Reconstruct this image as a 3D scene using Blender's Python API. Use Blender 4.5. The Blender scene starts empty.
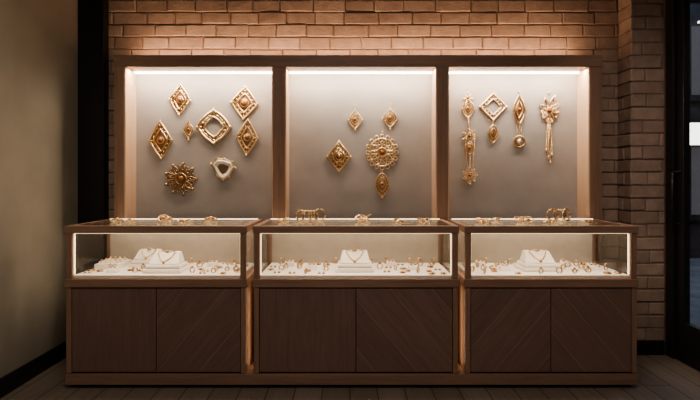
import bpy, math, random
from mathutils import Vector, Matrix
random.seed(7)
scene = bpy.context.scene
COL = scene.collection
FL = 0.02

# ------------------------------------------------------------------ materials
def new_mat(name):
    m = bpy.data.materials.new(name); m.use_nodes = True
    nt = m.node_tree
    return m, nt, nt.nodes['Principled BSDF']
def simple(name, col, rough=0.5, metal=0.0, emis=None, es=0.0, noise=0.0, nscale=20, bump=0.0):
    m, nt, b = new_mat(name)
    b.inputs['Base Color'].default_value = (*col, 1)
    b.inputs['Roughness'].default_value = rough
    b.inputs['Metallic'].default_value = metal
    if emis:
        b.inputs['Emission Color'].default_value = (*emis, 1)
        b.inputs['Emission Strength'].default_value = es
    if noise or bump:
        tc = nt.nodes.new('ShaderNodeTexCoord')
        n = nt.nodes.new('ShaderNodeTexNoise'); n.inputs['Scale'].default_value = nscale
        n.inputs['Detail'].default_value = 5
        nt.links.new(tc.outputs['Object'], n.inputs['Vector'])
        if noise:
            r = nt.nodes.new('ShaderNodeValToRGB')
            r.color_ramp.elements[0].position = .3; r.color_ramp.elements[1].position = .7
            r.color_ramp.elements[0].color = (*[c*(1-noise) for c in col], 1)
            r.color_ramp.elements[1].color = (*[min(1, c*(1+noise)) for c in col], 1)
            nt.links.new(n.outputs['Fac'], r.inputs['Fac'])
            nt.links.new(r.outputs['Color'], b.inputs['Base Color'])
        if bump:
            bp = nt.nodes.new('ShaderNodeBump'); bp.inputs['Strength'].default_value = bump
            bp.inputs['Distance'].default_value = .01
            nt.links.new(n.outputs['Fac'], bp.inputs['Height'])
            nt.links.new(bp.outputs['Normal'], b.inputs['Normal'])
    return m
def wood(name, c1, c2, rot=(0, 0, 0), stretch=(1, 1, 14), rough=.42, seams=False):
    m, nt, b = new_mat(name)
    N = nt.nodes.new; L = nt.links.new
    tc = N('ShaderNodeTexCoord')
    mp0 = N('ShaderNodeMapping'); mp0.inputs['Rotation'].default_value = rot
    mp = N('ShaderNodeMapping'); mp.inputs['Scale'].default_value = stretch
    L(tc.outputs['Object'], mp0.inputs['Vector']); L(mp0.outputs['Vector'], mp.inputs['Vector'])
    n1 = N('ShaderNodeTexNoise'); n1.inputs['Scale'].default_value = 2.2; n1.inputs['Detail'].default_value = 8
    n1.inputs['Distortion'].default_value = .6
    n2 = N('ShaderNodeTexNoise'); n2.inputs['Scale'].default_value = 9; n2.inputs['Detail'].default_value = 4
    L(mp.outputs['Vector'], n1.inputs['Vector']); L(mp.outputs['Vector'], n2.inputs['Vector'])
    mix = N('ShaderNodeMath'); mix.operation = 'MULTIPLY_ADD'; mix.inputs[1].default_value = .4
    L(n2.outputs['Fac'], mix.inputs[0])
    ml = N('ShaderNodeMath'); ml.operation = 'MULTIPLY'; ml.inputs[1].default_value = .6
    L(n1.outputs['Fac'], ml.inputs[0]); L(ml.outputs[0], mix.inputs[2])
    r = N('ShaderNodeValToRGB')
    r.color_ramp.elements[0].position = .34; r.color_ramp.elements[0].color = (*c1, 1)
    r.color_ramp.elements[1].position = .66; r.color_ramp.elements[1].color = (*c2, 1)
    L(mix.outputs[0], r.inputs['Fac'])
    out = r.outputs['Color']
    if seams:
        sx = N('ShaderNodeSeparateXYZ'); L(mp0.outputs['Vector'], sx.inputs[0])
        mm = N('ShaderNodeMath'); mm.operation = 'MULTIPLY'; mm.inputs[1].default_value = 1/.19
        L(sx.outputs['X'], mm.inputs[0])
        fr = N('ShaderNodeMath'); fr.operation = 'FRACT'; L(mm.outputs[0], fr.inputs[0])
        lt = N('ShaderNodeMath'); lt.operation = 'LESS_THAN'; lt.inputs[1].default_value = .018
        L(fr.outputs[0], lt.inputs[0])
        flo = N('ShaderNodeMath'); flo.operation = 'FLOOR'; L(mm.outputs[0], flo.inputs[0])
        wn = N('ShaderNodeTexWhiteNoise'); wn.noise_dimensions = '1D'; L(flo.outputs[0], wn.inputs['W'])
        mr = N('ShaderNodeMapRange'); mr.inputs['To Min'].default_value = .93; mr.inputs['To Max'].default_value = 1.07
        L(wn.outputs['Value'], mr.inputs['Value'])
        vm = N('ShaderNodeVectorMath'); vm.operation = 'SCALE'
        L(out, vm.inputs[0]); L(mr.outputs[0], vm.inputs['Scale'])
        mc = N('ShaderNodeMix'); mc.data_type = 'RGBA'
        L(lt.outputs[0], mc.inputs['Factor']); L(vm.outputs[0], mc.inputs[6])
        mc.inputs[7].default_value = (*[c*1.4 for c in c2], 1)
        out = mc.outputs[2]
    L(out, b.inputs['Base Color'])
    b.inputs['Roughness'].default_value = rough
    bp = N('ShaderNodeBump'); bp.inputs['Strength'].default_value = .12; bp.inputs['Distance'].default_value = .002
    L(mix.outputs[0], bp.inputs['Height']); L(bp.outputs['Normal'], b.inputs['Normal'])
    return m
def glass_mat(name, tint=(.98, .985, .98)):
    m = bpy.data.materials.new(name); m.use_nodes = True
    nt = m.node_tree; nt.nodes.clear()
    N = nt.nodes.new; L = nt.links.new
    o = N('ShaderNodeOutputMaterial')
    t = N('ShaderNodeBsdfTransparent'); t.inputs[0].default_value = (*tint, 1)
    g = N('ShaderNodeBsdfGlossy'); g.inputs['Roughness'].default_value = .03
    f = N('ShaderNodeFresnel')
    # thin sheet: same reflectance from both faces
    ge = N('ShaderNodeNewGeometry'); mr = N('ShaderNodeMapRange')
    mr.inputs['To Min'].default_value = 1.45; mr.inputs['To Max'].default_value = 1/1.45
    L(ge.outputs['Backfacing'], mr.inputs['Value']); L(mr.outputs[0], f.inputs['IOR'])
    mx = N('ShaderNodeMixShader')
    L(f.outputs[0], mx.inputs[0]); L(t.outputs[0], mx.inputs[1])
    L(g.outputs[0], mx.inputs[2]); L(mx.outputs[0], o.inputs[0])
    return m
def brick_mat(name, c1, c2):
    m, nt, b = new_mat(name)
    N = nt.nodes.new; L = nt.links.new
    geo = N('ShaderNodeNewGeometry'); tc = N('ShaderNodeTexCoord')
    r = N('ShaderNodeValToRGB')
    r.color_ramp.elements[0].color = (*c1, 1); r.color_ramp.elements[1].color = (*c2, 1)
    L(geo.outputs['Random Per Island'], r.inputs['Fac'])
    n = N('ShaderNodeTexNoise'); n.inputs['Scale'].default_value = 14; n.inputs['Detail'].default_value = 8
    L(tc.outputs['Object'], n.inputs['Vector'])
    mr = N('ShaderNodeMapRange'); mr.inputs['To Min'].default_value = .65; mr.inputs['To Max'].default_value = 1.3
    L(n.outputs['Fac'], mr.inputs['Value'])
    vm = N('ShaderNodeVectorMath'); vm.operation = 'SCALE'
    L(r.outputs['Color'], vm.inputs[0]); L(mr.outputs[0], vm.inputs['Scale'])
    L(vm.outputs[0], b.inputs['Base Color'])
    b.inputs['Roughness'].default_value = .85
    n2 = N('ShaderNodeTexNoise'); n2.inputs['Scale'].default_value = 60; n2.inputs['Detail'].default_value = 5
    L(tc.outputs['Object'], n2.inputs['Vector'])
    bp = N('ShaderNodeBump'); bp.inputs['Strength'].default_value = .5; bp.inputs['Distance'].default_value = .008
    L(n2.outputs['Fac'], bp.inputs['Height']); L(bp.outputs['Normal'], b.inputs['Normal'])
    return m

W1, W2 = (.25, .158, .113), (.36, .235, .173)
M_WV = wood('walnut_vertical', W1, W2, stretch=(16, 16, 1))
M_WH = wood('walnut_horizontal', W1, W2, stretch=(1, 16, 16))
M_WD = wood('walnut_depth', W1, W2, stretch=(16, 1, 16))
M_WLIT = wood('walnut_painted_lit', (.55, .38, .26), (.68, .48, .34), stretch=(16, 16, 1))  # walnut made paler: the lit look of the bay sides is in the colour
D1, D2 = (.185, .122, .100), (.245, .165, .136)
M_DA = wood('veneer_rising', D1, D2, rot=(0, math.radians(40), 0), stretch=(18, 18, 1.2), seams=True)
M_DB = wood('veneer_falling', D1, D2, rot=(0, math.radians(-40), 0), stretch=(18, 18, 1.2), seams=True)
M_DC = wood('veneer_upright', D1, D2, stretch=(18, 18, 1.2))
M_BRICK = brick_mat('painted_brick', (.38, .285, .23), (.49, .375, .305))
M_MORTAR = simple('mortar', (.34, .255, .205), .95, bump=.5, nscale=50)
M_GLASS = glass_mat('clear_glass')
M_GOLD = simple('gold', (.88, .66, .40), .28, 1.0)
M_GOLD_D = simple('antique_gold', (.50, .34, .20), .38, 1.0)
M_SILV = simple('pearl_enamel', (.85, .80, .70), .3, .2)
M_GEM = simple('amber_gem', (.35, .15, .06), .08, .3)
M_DIA = simple('pale_gem', (.9, .85, .78), .06, .5)
M_PANEL = simple('linen_panel', (.38, .355, .335), .9, noise=.08, nscale=5, bump=.15)
M_BACK = simple('case_back_panel', (.38, .34, .29), .8, noise=.05)
M_WHITE = simple('white_velvet', (.80, .75, .69), .8, noise=.03, nscale=30)
M_BLACK = simple('black_metal', (.02, .02, .02), .4)
M_PILL = simple('black_paint', (.012, .011, .010), .6)
M_LED = simple('led_diffuser', (1, .9, .8), .5, emis=(1, .86, .68), es=8)
M_LEDC = simple('led_case_diffuser', (1, .9, .8), .5, emis=(1, .74, .46), es=1.8)
M_PLASTER = simple('olive_plaster', (.30, .275, .225), .8, noise=.14, nscale=2.2, bump=.12)
M_CEIL = simple('ceiling_paint', (.14, .125, .11), .9)

# ------------------------------------------------------------------ mesh builder
class MB:
    def __init__(s): s.v = []; s.f = []; s.m = []; s.mats = []; s.sm = []
    def mi(s, mat):
        if mat not in s.mats: s.mats.append(mat)
        return s.mats.index(mat)
    def add(s, vs, fs, mat, smooth=False):
        o = len(s.v); s.v += [tuple(v) for v in vs]; k = s.mi(mat)
        for f in fs: s.f.append([i+o for i in f]); s.m.append(k); s.sm.append(smooth)
    def box(s, x0, x1, y0, y1, z0, z1, mat):
        vs = [(x, y, z) for z in (z0, z1) for y in (y0, y1) for x in (x0, x1)]
        s.add(vs, [(0, 2, 3, 1), (4, 5, 7, 6), (0, 1, 5, 4), (2, 6, 7, 3), (0, 4, 6, 2), (1, 3, 7, 5)], mat)
    def prism(s, poly, y0, y1, mat, smooth=False, scale_front=1.0):
        n = len(poly)
        vs = [(x, y1, z) for x, z in poly]+[(x*scale_front, y0, z*scale_front) for x, z in poly]
        fs = [tuple(range(n)), tuple(range(2*n-1, n-1, -1))]
        fs += [(i, n+i, n+(i+1) % n, (i+1) % n) for i in range(n)]
        s.add(vs, fs, mat, smooth)
    def tube(s, pts, r, mat, closed=False, seg=8, flat=1.0):
        P = [Vector(p) for p in pts]; n = len(P); vs = []; fs = []
        up = None
        for i in range(n):
            if closed: t = (P[(i+1) % n]-P[i-1])
            else: t = P[min(i+1, n-1)]-P[max(i-1, 0)]
            t.normalize()
            if up is None:
                up = Vector((0, 1, 0)) if abs(t.y) < .9 else Vector((0, 0, 1))
            a = up-t*up.dot(t)
            if a.length < 1e-4: a = t.orthogonal()
            a.normalize(); up = a
            b = t.cross(a)
            rr = r[i] if isinstance(r, (list, tuple)) else r
            for k in range(seg):
                an = 2*math.pi*k/seg
                vs.append(P[i]+a*math.cos(an)*rr*flat+b*math.sin(an)*rr)
        m = n if closed else n-1
        for i in range(m):
            j = (i+1) % n
            for k in range(seg):
                fs.append((i*seg+k, j*seg+k, j*seg+(k+1) % seg, i*seg+(k+1) % seg))
        if not closed:
            fs.append(tuple(range(seg-1, -1, -1))); fs.append(tuple((n-1)*seg+k for k in range(seg)))
        s.add(vs, fs, mat, True)
    def ball(s, c, r, mat, sc=(1, 1, 1), u=8, v=6, smooth=True):
        vs = []; fs = []
        vs.append((c[0], c[1], c[2]-r*sc[2]))
        for i in range(1, v):
            ph = -math.pi/2+math.pi*i/v
            for k in range(u):
                th = 2*math.pi*k/u
                vs.append((c[0]+r*sc[0]*math.cos(ph)*math.cos(th), c[1]+r*sc[1]*math.cos(ph)*math.sin(th), c[2]+r*sc[2]*math.sin(ph)))
        vs.append((c[0], c[1], c[2]+r*sc[2])); top = len(vs)-1
        for k in range(u):
            fs.append((0, 1+(k+1) % u, 1+k))
            fs.append((top, 1+(v-2)*u+k, 1+(v-2)*u+(k+1) % u))
        for i in range(v-2):
            for k in range(u):
                a = 1+i*u+k; b = 1+i*u+(k+1) % u
                fs.append((a, b, b+u, a+u))
        s.add(vs, fs, mat, smooth)
    def ring(s, c, R, r, mat, rot=None, n=20, seg=6, sx=1, sz=1):
        rot = rot or Matrix.Identity(3)
        pts = [Vector(c)+rot@Vector((R*sx*math.cos(2*math.pi*i/n), 0, R*sz*math.sin(2*math.pi*i/n))) for i in range(n)]
        s.tube(pts, r, mat, True, seg)
    def make(s, name, loc=(0, 0, 0), parent=None, bevel=0.0, rot=None):
        me = bpy.data.meshes.new(name); me.from_pydata(s.v, [], s.f)
        for m in s.mats: me.materials.append(m)
        for p, k, q in zip(me.polygons, s.m, s.sm): p.material_index = k; p.use_smooth = q
        me.update()
        ob = bpy.data.objects.new(name, me); COL.objects.link(ob); ob.location = loc
        if rot: ob.rotation_euler = rot
        if bevel:
            b = ob.modifiers.new('edge_bevel', 'BEVEL'); b.width = bevel; b.segments = 2; b.limit_method = 'ANGLE'
        if parent:
            ob.parent = parent; ob.matrix_parent_inverse = Matrix.Translation(parent.location).inverted()
        return ob
def empty(name, loc):
    e = bpy.data.objects.new(name, None); COL.objects.link(e); e.location = loc; e.empty_display_size = .1
    return e
def area(name, loc, sx, sy, watts, col, rot=(0, 0, 0), parent=None, spread=180):
    l = bpy.data.lights.new(name, 'AREA'); l.shape = 'RECTANGLE'; l.size = sx; l.size_y = sy
    l.energy = watts; l.color = col; l.spread = math.radians(spread)
    o = bpy.data.objects.new(name, l); COL.objects.link(o); o.location = loc; o.rotation_euler = rot
    if parent: o.parent = parent; o.matrix_parent_inverse = Matrix.Translation(parent.location).inverted()
    return o
def spot(name, loc, target, watts, col, ang=60, blend=1, rad=.08):
    l = bpy.data.lights.new(name, 'SPOT'); l.energy = watts; l.color = col
    l.spot_size = math.radians(ang); l.spot_blend = blend; l.shadow_soft_size = rad
    o = bpy.data.objects.new(name, l); COL.objects.link(o); o.location = loc
    o.rotation_euler = (Vector(target)-Vector(loc)).to_track_quat('-Z', 'Y').to_euler()
    return o

# ------------------------------------------------------------------ room shell
XL, XR = -1.98, 2.23
YB = 3.74
CE = 3.0
def floor_mat():
    m, nt, b = new_mat('floor_planks')
    N = nt.nodes.new; L = nt.links.new
    tc = N('ShaderNodeTexCoord'); mp = N('ShaderNodeMapping'); mp.inputs['Rotation'].default_value = (0, 0, math.radians(90))
    L(tc.outputs['Object'], mp.inputs['Vector'])
    br = N('ShaderNodeTexBrick'); br.inputs['Scale'].default_value = 1
    br.inputs['Brick Width'].default_value = 1.5; br.inputs['Row Height'].default_value = .16
    br.inputs['Mortar Size'].default_value = .003
    br.inputs['Color1'].default_value = (.22, .18, .145, 1); br.inputs['Color2'].default_value = (.28, .235, .195, 1)
    br.inputs['Mortar'].default_value = (.06, .05, .04, 1)
    L(mp.outputs['Vector'], br.inputs['Vector'])
    mp2 = N('ShaderNodeMapping'); mp2.inputs['Scale'].default_value = (14, 1, 1); L(tc.outputs['Object'], mp2.inputs['Vector'])
    n = N('ShaderNodeTexNoise'); n.inputs['Scale'].default_value = 3; n.inputs['Detail'].default_value = 6
    L(mp2.outputs['Vector'], n.inputs['Vector'])
    mr = N('ShaderNodeMapRange'); mr.inputs['To Min'].default_value = .7; mr.inputs['To Max'].default_value = 1.25
    L(n.outputs['Fac'], mr.inputs['Value'])
    vm = N('ShaderNodeVectorMath'); vm.operation = 'SCALE'; L(br.outputs['Color'], vm.inputs[0]); L(mr.outputs[0], vm.inputs['Scale'])
    L(vm.outputs[0], b.inputs['Base Color']); b.inputs['Roughness'].default_value = .5
    return m
b = MB(); b.box(XL-.1, XR+.1, -2.5, YB+.1, FL-.1, FL, floor_mat()); b.make('floor')
b = MB(); b.box(XL-.1, XR+.1, -2.5, YB+.1, CE, CE+.1, M_CEIL); b.make('ceiling')
b = MB(); b.box(XL-.1, XL, -2.5, YB+.1, FL, CE, M_PLASTER); b.make('wall_left')
b = MB(); b.box(XL-.1, XR+.1, -2.6, -2.5, FL, CE, M_CEIL); b.make('wall_front')

def brick_run(b, u0, u1, z0, z1, put, L=.235, H=.092, gap=.007, d=.010, jit=.003):
    rows = int(math.ceil((z1-z0)/H))
    for r in range(rows):
        za = z0+r*H; zb = min(za+H-gap, z1)
        u = u0-((r % 2)*.5+random.uniform(-.05, .05))*L
        while u < u1:
            w = L*random.uniform(.82, 1.12); ua, ub = max(u, u0), min(u+w-gap, u1)
            u += w
            if ub-ua < .02: continue
            dd = d+random.uniform(-.003, .006); c = .006
            j = lambda: random.uniform(-jit, jit)
            base = [(ua, za), (ub, za), (ub, zb), (ua, zb)]
            q = [(x+j(), z+j()) for x, z in base]
            fr = [(q[0][0]+c, q[0][1]+c), (q[1][0]-c, q[1][1]+c), (q[2][0]-c, q[2][1]-c), (q[3][0]+c, q[3][1]-c)]
            vs = [put(x, z, 0) for x, z in q]+[put(x, z, dd-c*.8) for x, z in q]+[put(x, z, dd+j()*.6) for x, z in fr]
            fs = []
            for i in range(4):
                k = (i+1) % 4
                fs += [(i, k, 4+k, 4+i), (4+i, 4+k, 8+k, 8+i)]
            fs.append((8, 9, 10, 11))
            b.add(vs, fs, M_BRICK)
b = MB()
b.box(XL-.1, XR+.1, YB, YB+.1, FL, CE, M_MORTAR)
brick_run(b, XL, 2.0, FL, CE, lambda u, z, d: (u, YB-d, z))
b.make('wall_back')
PX0, PX1, PY0 = 2.0, XR, 3.555
b = MB()
b.box(PX0, PX1-.002, PY0, YB-.001, FL, CE, M_MORTAR)
brick_run(b, PX0-.012, PX1-.004, FL, CE, lambda u, z, d: (u, PY0-d, z))
brick_run(b, PY0-.012, YB-.02, FL, CE, lambda u, z, d: (PX0-d, u, z))
b.make('brick_pilaster')
b = MB(); b.box(XL+.001, -1.79, 3.64, YB-.022, FL, CE-.001, M_PILL); b.make('corner_pillar', bevel=.004)
b = MB()
b.box(XR, XR+.1, -2.5, 2.35, FL, CE, M_PLASTER)
b.box(XR, XR+.1, 2.35, 3.84, 2.72, CE, M_PLASTER)
b.box(XR, XR+.1, 3.53, 3.84, FL, 2.72, M_MORTAR)
b.make('wall_right')
b = MB(); b.box(XL, XL+.015, -2.49, 3.635, FL, FL+.11, M_BLACK); b.make('baseboard_left', bevel=.003)
b = MB(); b.box(PX0-.04, PX1-.02, PY0-.038, PY0-.022, FL, FL+.10, M_BLACK)
b.box(PX0-.04, PX0-.022, PY0-.038, YB-.026, FL, FL+.10, M_BLACK)
b.make('baseboard_pilaster', bevel=.003)
b = MB(); b.box(XL+.2, PX0-.045, YB-.04, YB-.022, FL, FL+.10, M_BLACK); b.make('baseboard_back', bevel=.003)
# glass door
e = empty('door_1', (XR+.04, 2.95, FL))
b = MB()
x0, x1 = XR-.012, XR+.075
b.box(x0, x1, 3.44, 3.525, FL, 2.71, M_BLACK)
b.box(x0, x1, 2.351, 2.43, FL, 2.71, M_BLACK)
b.box(x0, x1, 2.43, 3.44, 2.63, 2.71, M_BLACK)
b.make('frame', parent=e, bevel=.004)
b = MB()
x0, x1 = XR+.01, XR+.055
b.box(x0, x1, 3.365, 3.435, FL+.005, 2.625, M_BLACK)
b.box(x0, x1, 2.435, 2.52, FL+.005, 2.625, M_BLACK)
b.box(x0, x1, 2.52, 3.365, FL+.005, FL+.27, M_BLACK)
b.box(x0, x1, 2.52, 3.365, 2.54, 2.625, M_BLACK)
b.make('sash', parent=e, bevel=.004)
b = MB(); b.box(XR+.028, XR+.036, 2.515, 3.37, FL+.26, 2.55, M_GLASS); b.make('pane', parent=e)
b = MB(); b.tube([(XR+.01, 3.40, .95), (XR-.04, 3.40, .96), (XR-.04, 3.40, 1.3), (XR+.01, 3.40, 1.31)], .009, M_BLACK); b.make('handle', parent=e)

# outside
M_PAVE = simple('pavement', (.30, .32, .36), .8, noise=.3, nscale=4)
M_FAC = simple('dark_stone', (.07, .072, .08), .8, noise=.4, nscale=3)
b = MB(); b.box(XR+.1, 12, -2, 9, FL-.12, FL-.02, M_PAVE); b.make('pavement')
M_SIGN = simple('sign_glow', (1, 1, 1), .5, emis=(1, .96, .92), es=3)
M_WIN = simple('lit_window', (.1, .1, .1), .3, emis=(.55, .55, .6), es=.12)
M_BULB = simple('bulb_glow', (1, 1, 1), .3, emis=(1, .9, .75), es=2)
b = MB(); b.box(3.2, 12, 8, 8.3, FL-.02, 6, M_FAC)
for i in range(7):
    xx = 3.45+i*1.0
    for z0 in (.7, 2.6, 4.2):
        b.box(xx, xx+.7, 7.985, 8, z0, z0+1.1, M_WIN)
        b.box(xx-.05, xx+.75, 7.95, 8, z0-.09, z0, M_FAC)
        b.box(xx+.33, xx+.37, 7.97, 7.985, z0, z0+1.1, M_BLACK)
for i in range(40):
    b.ball((3.5+i*.2, 7.9, 3.62+.12*math.sin(i*.8)), .022, M_BULB, u=6, v=4)
b.make('building_facade')
b = MB(); b.box(5.18, 5.52, 7.80, 7.86, 1.80, 2.14, M_SIGN); b.box(5.15, 5.55, 7.86, 7.95, 1.77, 2.17, M_BLACK); b.make('illuminated_sign')

# ------------------------------------------------------------------ upper display backboard
Y0, Y1 = 3.48, 3.66
e = empty('wall_display_cabinet', (0.05, 3.57, FL))
posts = [(-1.639, -1.569), (-.535, -.451), (.604, .681), (1.667, 1.750)]
ZT0, ZT1 = 2.035, 2.118
b = MB()
for a, c in posts: b.box(a, c, Y0, Y1+.02, FL, ZT0, M_WV)
b.make('posts', parent=e, bevel=.003)
b = MB(); b.box(-1.645, 1.756, Y0-.004, Y1+.025, ZT0, ZT1, M_WH); b.make('top_board', parent=e, bevel=.003)
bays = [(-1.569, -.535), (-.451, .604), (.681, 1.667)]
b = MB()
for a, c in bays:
    b.box(a, a+.008, Y0+.004, Y1-.001, FL+.01, ZT0-.001, M_WLIT); b.box(c-.008, c, Y0+.004, Y1-.001, FL+.01, ZT0-.001, M_WLIT)
b.make('bay_lit_sides', parent=e)  # thin boards added over the post sides, coloured pale to look lit
for i, (a, c) in enumerate(bays):
    b = MB(); b.box(a, c, Y1, Y1+.018, FL+.01, ZT0, M_PANEL); b.make('panel_%d' % (i+1), parent=e)
    b = MB(); b.box(a+.01, c-.01, Y1-.04, Y1-.012, ZT0-.014, ZT0-.001, M_LED); b.make('led_strip_%d' % (i+1), parent=e)
    area('led_wash_%d' % (i+1), ((a+c)/2, Y0+.055, ZT0-.006), c-a-.03, .03, 10.5, (1, .80, .62), rot=(math.radians(6), 0, 0), parent=e)
area('cove_light', (.05, Y1-.05, ZT1+.012), 3.2, .03, 11, (1, .60, .37), rot=(math.pi+math.radians(-12), 0, 0), parent=e)

# ------------------------------------------------------------------ cases
YF, YK = 2.95, 3.47
ZTOP = .979
cases = [(-1.672, -.614, M_DC, M_DB), (-.566, .636, M_DC, M_DA), (.680, 1.690, M_DB, M_DA)]
ZB = .045
for ci, (xa, xb, dl, dr) in enumerate(cases):
    e = empty('jewelry_display_case', ((xa+xb)/2, (YF+YK)/2, FL))
    b = MB()
    b.box(xa, xa+.03, YF, YK, .11, .625, M_WV); b.box(xb-.03, xb, YF, YK, .11, .625, M_WV)
    b.box(xa+.03, xb-.03, YK-.02, YK, .11, .625, M_WV)
    b.make('carcass', parent=e, bevel=.002)
    mid = (xa+xb)/2
    b = MB(); b.box(xa+.033, mid-.002, YF+.004, YF+.026, .118, .612, dl); b.make('door_left', parent=e, bevel=.0015)
    b = MB(); b.box(mid+.002, xb-.033, YF+.004, YF+.026, .118, .612, dr); b.make('door_right', parent=e, bevel=.0015)
    b = MB(); b.box(xa-.006, xb+.006, YF-.008, YK, .618, .668, M_WH); b.make('deck', parent=e, bevel=.003)
    b = MB(); b.box(xa+.03, xb-.03, YF+.022, YK-.03, .668, .685, M_WHITE); b.make('velvet_floor', parent=e, bevel=.002)
    b = MB()
    for px in (xa, xb-.034):
        b.box(px, px+.034, YF, YF+.030, .668, .94, M_WV)
        b.box(px, px+.034, YK-.030, YK, .668, .94, M_WV)
    b.make('corner_posts', parent=e, bevel=.002)
    b = MB()
    b.box(xa-.006, xb+.006, YF-.008, YF+.030, .937, ZTOP, M_WH)
    b.box(xa-.006, xb+.006, YK-.030, YK, .937, ZTOP, M_WH)
    b.box(xa-.006, xa+.03, YF+.030, YK-.030, .937, ZTOP, M_WD)
    b.box(xb-.03, xb+.006, YF+.030, YK-.030, .937, ZTOP, M_WD)
    b.make('top_frame', parent=e, bevel=.002)
    b = MB(); b.box(xa+.03, xb-.03, YF+.030, YK-.030, ZTOP-.006, ZTOP+.001, M_GLASS); b.make('top_glass', parent=e)
    b = MB(); b.box(xa+.02, xb-.02, YK-.028, YK-.020, ZTOP, ZTOP+.006, M_LEDC); b.make('rear_edge_light', parent=e)
    b = MB(); b.box(xa+.034, xb-.034, YF+.010, YF+.015, .668, .937, M_GLASS); b.make('front_glass', parent=e)
    b = MB(); b.box(xa+.012, xa+.017, YF+.03, YK-.03, .668, .937, M_GLASS); b.make('end_glass_1', parent=e)
    b = MB(); b.box(xb-.017, xb-.012, YF+.03, YK-.03, .668, .937, M_GLASS); b.make('end_glass_2', parent=e)
    b = MB(); b.box(xa+.034, xb-.034, YK-.045, YK-.032, .685, .970, M_BACK); b.make('back_panel', parent=e)
    b = MB(); b.box(xa+.04, xb-.04, YF+.020, YF+.030, .932, .937, M_LEDC)
    b.box(xa+.0345, xa+.039, YF+.020, YF+.030, .69, .931, M_LEDC)
    b.box(xb-.039, xb-.0345, YF+.020, YF+.030, .69, .931, M_LEDC)
    b.make('led_profile', parent=e)
    area('case_light', (mid, YF+.045, .934), xb-xa-.1, .02, 1.9, (1, .79, .58), rot=(math.radians(20), 0, 0), parent=e)
    area('case_light_rear', (mid, YK-.09, .967), xb-xa-.1, .012, 1.1, (1, .77, .54), rot=(math.radians(20), 0, 0), parent=e)
b = MB(); b.box(-1.676, 1.694, YF-.006, YK, ZB, .108, M_WH); b.box(-1.60, 1.62, YF+.06, YK-.02, FL, ZB, M_BLACK)
b.make('display_plinth', bevel=.003)
# warm strips fixed to the flanks of the centre case, washing the neighbouring carcass
for x, d in ((-.569, -1), (.639, 1)):
    area('gap_light', (x, YF+.10, .36), .46, .012, .22, (1, .68, .42), rot=(0, math.radians(90)*(1 if d < 0 else -1), 0))

# ------------------------------------------------------------------ jewellery on the panels
def rh(w, h, y=0, n=5, bulge=.0):
    c = [(0, h/2), (w/2, 0), (0, -h/2), (-w/2, 0)]
    out = []
    for i in range(4):
        a = Vector(c[i]); d = Vector(c[(i+1) % 4])
        nrm = ((a+d)/2)
        for k in range(n):
            t = k/n; p = a.lerp(d, t)+nrm*bulge*math.sin(math.pi*t)
            out.append((p.x, y, p.y))
    return out
def diamond(b, cx, cz, w, h, open_=False, rot=0, mat=None, gem=None, bulge=.05, plate=True):
    mat = mat or M_GOLD; gem = gem or M_GEM
    R = Matrix.Rotation(rot, 3, 'Y'); o = Vector((cx, 0, cz))
    T = lambda ps: [o+R@Vector(p) for p in ps]
    b.tube(T(rh(w, h, -.008, 6, bulge)), min(w, h)*.045, mat, True, 6)
    if plate:
        ps = T(rh(w*.9, h*.9, 0, 4, bulge)); n = len(ps)
        if open_:
            q = T(rh(w*.62, h*.62, 0, 4, bulge))
            vs = [(p.x, -.001, p.z) for p in ps]+[(p.x, -.007, p.z) for p in q]
            b.add(vs, [(i, (i+1) % n, n+(i+1) % n, n+i) for i in range(n)], M_GOLD_D)
            b.tube([(p.x, -.008, p.z) for p in q], min(w, h)*.03, mat, True, 6)
        else:
            vs = [(p.x, -.001, p.z) for p in ps]+[(o.x, -.010, o.z)]
            b.add(vs, [(i, (i+1) % n, n) for i in range(n)], M_GOLD_D)
    if not open_:
        b.tube(T(rh(w*.62, h*.62, -.010, 5, bulge)), min(w, h)*.035, mat, True, 6)
        b.ring(o+Vector((0, -.012, 0)), min(w, h)*.15, min(w, h)*.03, mat, n=14)
        b.ball(o+Vector((0, -.012, 0)), min(w, h)*.12, gem, (1, .6, 1.1))
    for p in T(rh(w*.80, h*.80, -.009, 4, bulge)):
        b.ball(p, min(w, h)*.035, mat, u=6, v=4)
    for p in T([(0, -.008, h/2), (0, -.008, -h/2), (w/2, -.008, 0), (-w/2, -.008, 0)]):
        b.ball(p, min(w, h)*.06, mat, u=6, v=5)
def bail(b, x, z, r=.007): b.ring((x, -.006, z), r, .0018, M_GOLD, n=12)
def pin(b, x, z): b.ball((x, -.004, z), .0045, M_GOLD, (1, 1, 1), 8, 5)
def chain(b, x0, z0, x1, z1, r=.0028, mat=None):
    n = max(2, int(math.hypot(x1-x0, z1-z0)/(r*2.1)))
    for i in range(n+1):
        t = i/n; b.ball((x0+(x1-x0)*t, -.006, z0+(z1-z0)*t), r, mat or M_GOLD, (1, 1, 1.15), 6, 4)
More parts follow.
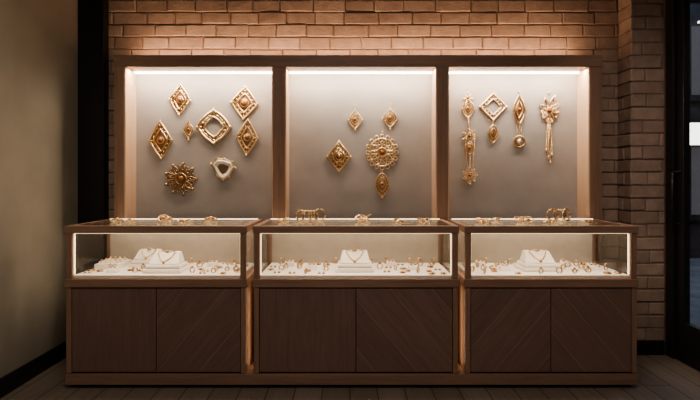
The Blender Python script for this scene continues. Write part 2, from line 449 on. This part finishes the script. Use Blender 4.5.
def flower(b, cx, cz, R, petals, mat, core=M_GEM, swirl=True):
    for k in range(petals):
        a = 2*math.pi*k/petals
        d = Vector((math.cos(a), 0, math.sin(a))); tt = Vector((-math.sin(a), 0, math.cos(a)))
        c = Vector((cx, -.008, cz))
        pts = [c+d*R*(.25+.7*s)+tt*R*.14*math.sin(s*math.pi)*sg for sg in (1, -1) for s in ([0, .25, .5, .75, 1] if sg == 1 else [.75, .5, .25])]
        b.tube(pts, R*.055, mat, True, 5)
        b.ball(c+d*R*.98, R*.10, mat, u=6, v=5)
        b.ball(c+d*R*.58, R*.07, mat, u=6, v=4)
        if swirl:
            b.ring(c+d*R*.72+tt*R*.24, R*.11, R*.04, mat, n=10, seg=5)
    b.ring((cx, -.009, cz), R*.34, R*.07, mat)
    b.prism([(cx+R*.32*math.cos(2*math.pi*i/14), cz+R*.32*math.sin(2*math.pi*i/14)) for i in range(14)], -.006, -.001, M_GOLD_D)
    b.ball((cx, -.010, cz), R*.2, core, (1, .7, 1))
def put(name, b, x, z, rot=0):
    o = b.make(name, loc=(x, 3.6595, z)); o.rotation_euler = (0, rot, 0); return o

# bay 1
b = MB(); diamond(b, 0, 0, .15, .22, rot=0); bail(b, 0, .117); pin(b, 0, .124); put('diamond_pendant', b, -1.24, 1.834, .06)
b = MB(); diamond(b, 0, 0, .08, .12); bail(b, 0, .067); pin(b, 0, .074); b.ball((0, -.008, -.073), .009, M_GOLD); put('diamond_pendant', b, -1.178, 1.615, 0)
b = MB()
diamond(b, 0, 0, .235, .24, open_=True, bulge=.16)
for k in range(20):
    p = rh(.19, .195, -.008, 5, .16)[k]; b.ball(p, .007, M_DIA if k % 2 else M_GOLD)
bail(b, 0, .13, .009); pin(b, 0, .139); put('openwork_brooch', b, -.993, 1.637, 0)
b = MB(); diamond(b, 0, .0, .19, .23, rot=.08); diamond(b, .02, -.250, .15, .26, rot=.05); chain(b, .005, -.115, .018, -.125); bail(b, 0, .122); pin(b, 0, .129)
put('double_diamond_earring', b, -.770, 1.81, 0)
b = MB(); diamond(b, 0, 0, .16, .27, rot=0); bail(b, 0, .142); pin(b, 0, .150); put('diamond_pendant', b, -1.38, 1.54, -.04)
b = MB(); flower(b, 0, 0, .115, 9, M_GOLD_D); put('flower_brooch', b, -1.234, 1.258)
b = MB()
hexp = [(-.08, .035), (-.045, .075), (.01, .072), (.07, .05), (.085, .01), (.045, -.055), (0, -.08), (-.04, -.05)]
n = len(hexp)
inner = [(x*.5, z*.5) for x, z in hexp]
b.add([(x, -.001, z) for x, z in hexp]+[(x*.8, -.016, z*.8) for x, z in hexp]+[(x, -.006, z) for x, z in inner],
      [(i, (i+1) % n, n+(i+1) % n, n+i) for i in range(n)]+[(n+i, n+(i+1) % n, 2*n+(i+1) % n, 2*n+i) for i in range(n)], M_SILV)
b.add([(x, -.004, z) for x, z in inner], [tuple(range(n))], M_GOLD_D)
b.tube([(x*1.02, -.006, z*1.02) for x, z in hexp], .005, M_GOLD, True, 6)
for x, z in hexp: b.ball((x*1.04, -.008, z*1.04), .009, M_GOLD)
put('pearl_brooch', b, -.927, 1.33)
# bay 2
def hook(b, z0, s=1):
    pts = [(0, -.006, z0), (0, -.006, z0+.02*s), (.008*s, -.006, z0+.035*s), (.004*s, -.006, z0+.045*s), (-.004*s, -.006, z0+.04*s)]
    b.tube(pts, .0018, M_GOLD, False, 6)
b = MB(); diamond(b, 0, 0, .10, .13, bulge=.12); hook(b, .066); b.ball((0, -.008, -.077), .008, M_GOLD); put('drop_earring', b, .037, 1.69)
b = MB(); diamond(b, 0, 0, .105, .13, bulge=.14); hook(b, .066); b.ball((0, -.008, -.077), .008, M_GOLD); put('drop_earring', b, .292, 1.70)
b = MB(); diamond(b, 0, 0, .165, .21, bulge=.04); bail(b, 0, .112); pin(b, 0, .12); b.ring((0, -.012, 0), .04, .005, M_GOLD); put('diamond_pendant', b, -.08, 1.42)
b = MB()
flower(b, 0, 0, .095, 10, M_GOLD)
for k in range(16):
    a = 2*math.pi*k/16; b.ring((.105*math.cos(a), -.006, .115*math.sin(a)), .014, .004, M_GOLD, n=10, seg=5)
b.ring((0, -.007, 0), .092, .006, M_GOLD, n=28, sx=1, sz=1.1)
chain(b, 0, -.125, 0, -.15, .004)
diamond(b, 0, -.235, .10, .17, bulge=.3); b.ball((0, -.008, -.33), .011, M_GOLD)
bail(b, 0, .14, .009); pin(b, 0, .15)
put('filigree_medallion', b, .234, 1.452)
# bay 3
b = MB()
hook(b, .11); flower(b, 0, .075, .04, 6, M_GOLD, swirl=False); diamond(b, 0, 0, .09, .13, bulge=.2)
chain(b, 0, -.06, .01, -.15, .005)
flower(b, .012, -.20, .055, 7, M_GOLD, swirl=True); diamond(b, .012, -.285, .07, .09, bulge=.3)
for s in (-1, 1): chain(b, .012+s*.035, -.235, .015+s*.02, -.42, .004)
chain(b, .012, -.33, .012, -.43, .005)
flower(b, .012, -.485, .055, 7, M_GOLD, swirl=True); b.ball((.012, -.008, -.55), .010, M_GOLD)
put('chandelier_earring', b, .861, 1.77)
b = MB(); diamond(b, 0, 0, .19, .19, open_=True, bulge=.02, mat=M_GOLD)
for p in rh(.15, .15, -.008, 4, 0): b.ball(p, .007, M_DIA)
chain(b, 0, -.1, 0, -.13, .004); diamond(b, 0, -.195, .08, .13, bulge=.2); bail(b, 0, .10); pin(b, 0, .108)
put('diamond_drop_earring', b, 1.044, 1.783)
b = MB()
leaf = [(0, .11), (.03, .05), (.045, 0), (.03, -.06), (0, -.11), (-.03, -.06), (-.045, 0), (-.03, .05)]
b.tube([(x, -.008, z) for x, z in leaf], .006, M_GOLD, True, 6)
b.add([(x*.9, -.001, z*.9) for x, z in leaf]+[(0, -.01, 0)], [(i, (i+1) % 8, 8) for i in range(8)], M_GOLD_D)
b.tube([(x*.55, -.010, z*.55) for x, z in leaf], .005, M_GOLD, True, 6); b.ball((0, -.012, 0), .013, M_GEM)
for s in (-1, 1): chain(b, s*.035, -.03, s*.012, -.17, .003)
chain(b, 0, -.11, 0, -.18, .003)
b.ring((0, -.008, -.235), .04, .007, M_GOLD); b.ring((0, -.009, -.235), .024, .004, M_GOLD); b.ball((0, -.008, -.235), .018, M_DIA)
b.prism([(.04*math.cos(t*.524), -.235+.04*math.sin(t*.524)) for t in range(12)], -.005, -.001, M_GOLD_D)
bail(b, 0, .122); pin(b, 0, .13)
put('leaf_drop_earring', b, 1.234, 1.765)
b = MB()
for ang, l in ((70, .12), (110, .10), (35, .085), (150, .085), (-5, .070), (190, .070), (-40, .08), (225, .08), (-75, .09), (255, .09)):
    a = math.radians(ang); d = Vector((math.cos(a), 0, math.sin(a))); tt = Vector((-d.z, 0, d.x))
    c = Vector((0, -.009, .01))
    pts = [c+d*l*s+tt*.015*math.sin(math.pi*s)*sg for sg in (1, -1) for s in ([.1, .35, .6, .85, 1] if sg == 1 else [.85, .6, .35])]
    b.tube(pts, .0045, M_GOLD, True, 5); b.tube([c+d*.02, c+d*l*.9], .003, M_GOLD_D, False, 5)
b.ball((0, -.012, .01), .017, M_GEM); b.ring((0, -.010, .01), .022, .005, M_GOLD)
for s, l in ((-.024, .28), (-.010, .33), (.006, .37), (.020, .31)):
    chain(b, s*.4, -.05, s, -l+.02, .0048); b.ball((s, -.008, -l), .009, M_GOLD, (1, 1, 1.6))
bail(b, 0, .138); pin(b, 0, .146)
put('tassel_earring', b, 1.453, 1.745)

# ------------------------------------------------------------------ necklace stands
def stand(name, x, y, z=.685, s=1.0):
    b = MB()
    def slab(w0, w1, d0, d1, z0, z1, lean=0, mat=M_WHITE):
        vs = [(-w0/2, -d0/2, z0), (w0/2, -d0/2, z0), (w0/2, d0/2, z0), (-w0/2, d0/2, z0),
              (-w1/2, -d1/2+lean, z1), (w1/2, -d1/2+lean, z1), (w1/2, d1/2+lean, z1), (-w1/2, d1/2+lean, z1)]
        vs = [(p[0]*s, p[1]*s, p[2]*s) for p in vs]
        b.add(vs, [(0, 3, 2, 1), (4, 5, 6, 7), (0, 1, 5, 4), (1, 2, 6, 5), (2, 3, 7, 6), (3, 0, 4, 7)], mat)
    slab(.250, .245, .20, .195, 0, .026)
    slab(.225, .215, .17, .165, .0285, .050)
    slab(.195, .160, .14, .05, .0525, .122, .03)
    ob = b.make(name, loc=(x, y, z), bevel=.006)
    g = MB()
    pts = []
    for i in range(13):
        t = i/12; px = (-.055+.11*t); h = .118-.045*math.sin(math.pi*t)**.9
        yy = -.07+(h-.0515)/.0705*(.075)-.006
        pts.append((px*s, yy*s, h*s))
    g.tube(pts, .0035*s, M_GOLD_D, False, 6)
    for i, p in enumerate(pts[2:-2]): g.ball((p[0], p[1]-.003, p[2]-.003), .0055*s, M_GOLD)
    m = pts[6]; g.ball((m[0], m[1]-.006, m[2]-.012*s), .010*s, M_GOLD_D, (1, .6, 1.2)); g.ball((m[0], m[1]-.011, m[2]-.012*s), .005*s, M_GEM)
    g.tube([(-.055*s, .005*s, .124*s), (-.02*s, .02*s, .127*s), (.02*s, .02*s, .127*s), (.055*s, .005*s, .124*s)], .003*s, M_GOLD, False, 6)
    g.ball((0, .0, .128*s), .010*s, M_GOLD_D, (1.8, 1, 1))
    o2 = g.make('necklace', parent=None); o2.parent = ob
    return ob
stand('necklace_display_stand', -1.14, 3.12, s=.95)
stand('necklace_display_stand', -1.33, 3.32, s=.85)
stand('necklace_display_stand', .03, 3.15, s=.97)
stand('necklace_display_stand', 1.185, 3.17, s=.95)
def tray(name, x, y, w=.2, d=.14):
    b = MB(); b.box(-w/2, w/2, -d/2, d/2, 0, .03, M_WHITE)
    for k in range(3): b.tube([(-w*.42, -d*.3+k*d*.3, .033), (w*.42, -d*.3+k*d*.3, .033)], .009, M_WHITE, False, 8)
    for k in range(3):
        for j in range(4): b.ring((-w*.32+j*w*.21, -d*.3+k*d*.3, .044), .010, .0025, M_GOLD, Matrix.Rotation(math.pi/2, 3, 'Z'), 14, 6)
    b.make(name, loc=(x, y, .685), bevel=.004)
tray('ring_tray', -1.548, 3.28, .15, .2)
risers = [(-.90, 3.28), (-.76, 3.17), (-1.45, 3.06), (-.40, 3.30), (-.24, 3.17), (.27, 3.30), (.40, 3.16), (.86, 3.30), (.97, 3.14), (1.42, 3.30), (1.53, 3.15)]
for x, y in risers:
    b = MB()
    b.add([(-.032, -.028, 0), (.032, -.028, 0), (.032, .028, 0), (-.032, .028, 0), (-.027, -.02, .022), (.027, -.02, .022), (.027, .024, .036), (-.027, .024, .036)],
          [(0, 3, 2, 1), (4, 5, 6, 7), (0, 1, 5, 4), (1, 2, 6, 5), (2, 3, 7, 6), (3, 0, 4, 7)], M_WHITE)
    for s in (-1, 1):
        b.ring((s*.013, 0, .042), .010, .003, M_GOLD_D, None, 14, 6); b.ball((s*.013, -.003, .034), .0045, M_GEM)
    b.make('earring_riser', loc=(x, y, .685), bevel=.003)

def scatter(name, x0, x1, y0, y1, z, n, avoid, big=1.0):
    b = MB(); placed = []; tries = 0
    while len(placed) < n and tries < 4000:
        tries += 1
        x, y = random.uniform(x0, x1), random.uniform(y0, y1)
        if any(abs(x-a) < w and abs(y-c) < d for a, c, w, d in avoid): continue
        if any(math.hypot(x-p, y-q) < .055*big for p, q in placed): continue
        placed.append((x, y)); k = random.random(); R = random.uniform(.010, .015)*big
        az = random.uniform(0, math.pi)
        if k < .5:
            rot = Matrix.Rotation(az*.5-.4, 3, 'Z')
            b.tube([(x, y, z), (x, y, z+.006)], [.011, .008], M_WHITE, False, 10)
            b.ring((x, y, z+R+.004), R, .0036*big, M_GOLD_D, rot, 16, 6)
            b.ball((x, y, z+2*R+.007), .006*big, random.choice([M_DIA, M_GEM, M_GOLD]), (1.2, 1, .8), 8, 5)
        elif k < .8:
            rot = Matrix.Rotation(math.pi/2, 3, 'X')
            b.ring((x, y, z+.0045), R*1.1, .0045*big, M_GOLD_D, rot, 16, 6)
            b.ball((x, y-R, z+.006), .007*big, M_GEM, (1, 1, .8), 8, 5)
        else:
            for s in (-1, 1):
                b.ball((x+s*.013, y, z+.005), .0085*big, M_GOLD_D, (1, 1, .7), 8, 5)
                b.ball((x+s*.013, y, z+.010), .004*big, M_DIA, (1, 1, 1), 8, 4)
    return b.make(name)
av = [(-1.14, 3.12, .155, .14), (-1.33, 3.32, .15, .13), (.03, 3.15, .155, .14), (1.185, 3.17, .155, .14), (-1.548, 3.28, .11, .13)]
av += [(x, y, .06, .055) for x, y in risers]
scatter('gold_rings', -1.61, -.68, 3.01, 3.38, .685, 32, av, 1.15)
scatter('gold_rings', -.50, .57, 3.01, 3.38, .685, 44, av, 1.15)
scatter('gold_rings', .74, 1.63, 3.01, 3.38, .685, 36, av, 1.15)

def bracelets(name, x, y, n, R=.034, sp=.03):
    b = MB()
    for i in range(n):
        rot = Matrix.Rotation(random.uniform(-.6, .6), 3, 'Z')@Matrix.Rotation(random.uniform(-.12, .12), 3, 'X')
        r = R*random.uniform(.85, 1.05); xx = (i-(n-1)/2)*sp*1.6; w = .005
        b.ring((xx, 0, r+w), r, w, M_GOLD, rot, 24, 8)
        b.ring((xx, 0.003, r+w), r*.86, w*.6, M_GOLD_D, rot, 24, 6)
        for k in range(9):
            a = math.pi*(k/8); p = rot@Vector((r*math.cos(a), 0, r*math.sin(a)))
            b.ball((xx+p.x, p.y, r+w+p.z), .0058, M_GOLD if k % 2 else M_GEM, u=6, v=5)
        b.ball((xx, 0, .003), .003, M_GOLD)
    return b.make(name, loc=(x, y, ZTOP+.001))
def pile(name, x, y, n, R=.02):
    b = MB()
    for i in range(n):
        a = random.uniform(0, 6.28); d = random.uniform(0, .028)+.0; xx, yy = d*1.6*math.cos(a), d*math.sin(a)
        rot = Matrix.Rotation(a, 3, 'Z')@Matrix.Rotation(random.uniform(.9, 1.45), 3, 'X')
        r = R*random.uniform(.7, 1.1); zc = .004+r*.35+i*.0015
        b.ring((xx, yy, zc), r, .0035, M_GOLD, rot, 18, 6)
        b.ball((xx, yy, .008+i*.003), .009, random.choice([M_GOLD, M_GEM, M_GOLD_D]), (1.2, 1, .8))
    b.ball((0, 0, .010), .011, M_GOLD, (1.3, 1, .9))
    return b.make(name, loc=(x, y, ZTOP+.001))
pile('gold_ring_pile', -1.19, 3.25, 7, .030)
pile('gold_ring_pile', -.93, 3.28, 5, .028)
pile('gold_ring_pile', -1.38, 3.15, 4)
pile('gold_ring_pile', -1.52, 3.25, 3)
pile('gold_ring_pile', -1.04, 3.15, 4)
bracelets('gold_bracelets', -.26, 3.25, 4, .038, .026)
pile('gold_ring_pile', .10, 3.28, 6, .034)
pile('gold_ring_pile', -.44, 3.2, 4)
pile('gold_ring_pile', .30, 3.15, 5)
pile('gold_ring_pile', .46, 3.25, 4)
pile('gold_ring_pile', 1.10, 3.2, 5, .030)
bracelets('gold_bracelets', 1.36, 3.25, 3, .042, .028)
pile('gold_ring_pile', 1.48, 3.13, 4)
pile('gold_ring_pile', .84, 3.2, 5)
pile('gold_ring_pile', .96, 3.3, 4, .024)
pile('gold_ring_pile', 1.24, 3.12, 3)

# ------------------------------------------------------------------ lights
spot('ceiling_spotlight', (-.9, 1.6, 2.9), (-1.98, 3.05, 1.5), 30, (1, .88, .68), 62, 1, .15)
spot('ceiling_spotlight', (1.2, 1.9, 2.9), (2.15, 3.6, 1.1), 29, (1, .82, .73), 58, 1, .1)
area('added_fill_light', (0, .4, 2.95), 2.5, .8, 42, (1, .86, .77))  # unseen fill, added so the cabinet fronts are not too dark
area('outside_light', (5, 5.5, 5.5), 3, 3, 90, (.65, .78, 1))
w = bpy.data.worlds.new('night'); scene.world = w; w.use_nodes = True
w.node_tree.nodes['Background'].inputs[0].default_value = (.02, .025, .035, 1)
w.node_tree.nodes['Background'].inputs[1].default_value = .5

# ------------------------------------------------------------------ camera
cd = bpy.data.cameras.new('camera'); cam = bpy.data.objects.new('camera', cd); COL.objects.link(cam)
cam.location = (0, 0, 1.25); cam.rotation_euler = (math.radians(90), 0, 0)
cd.sensor_width = 36; cd.lens = 36*501/700; cd.shift_y = -20/700; cd.clip_start = .05
scene.camera = cam
scene.view_settings.view_transform = 'AgX'
try: scene.view_settings.look = 'AgX - Medium High Contrast'
except Exception: pass
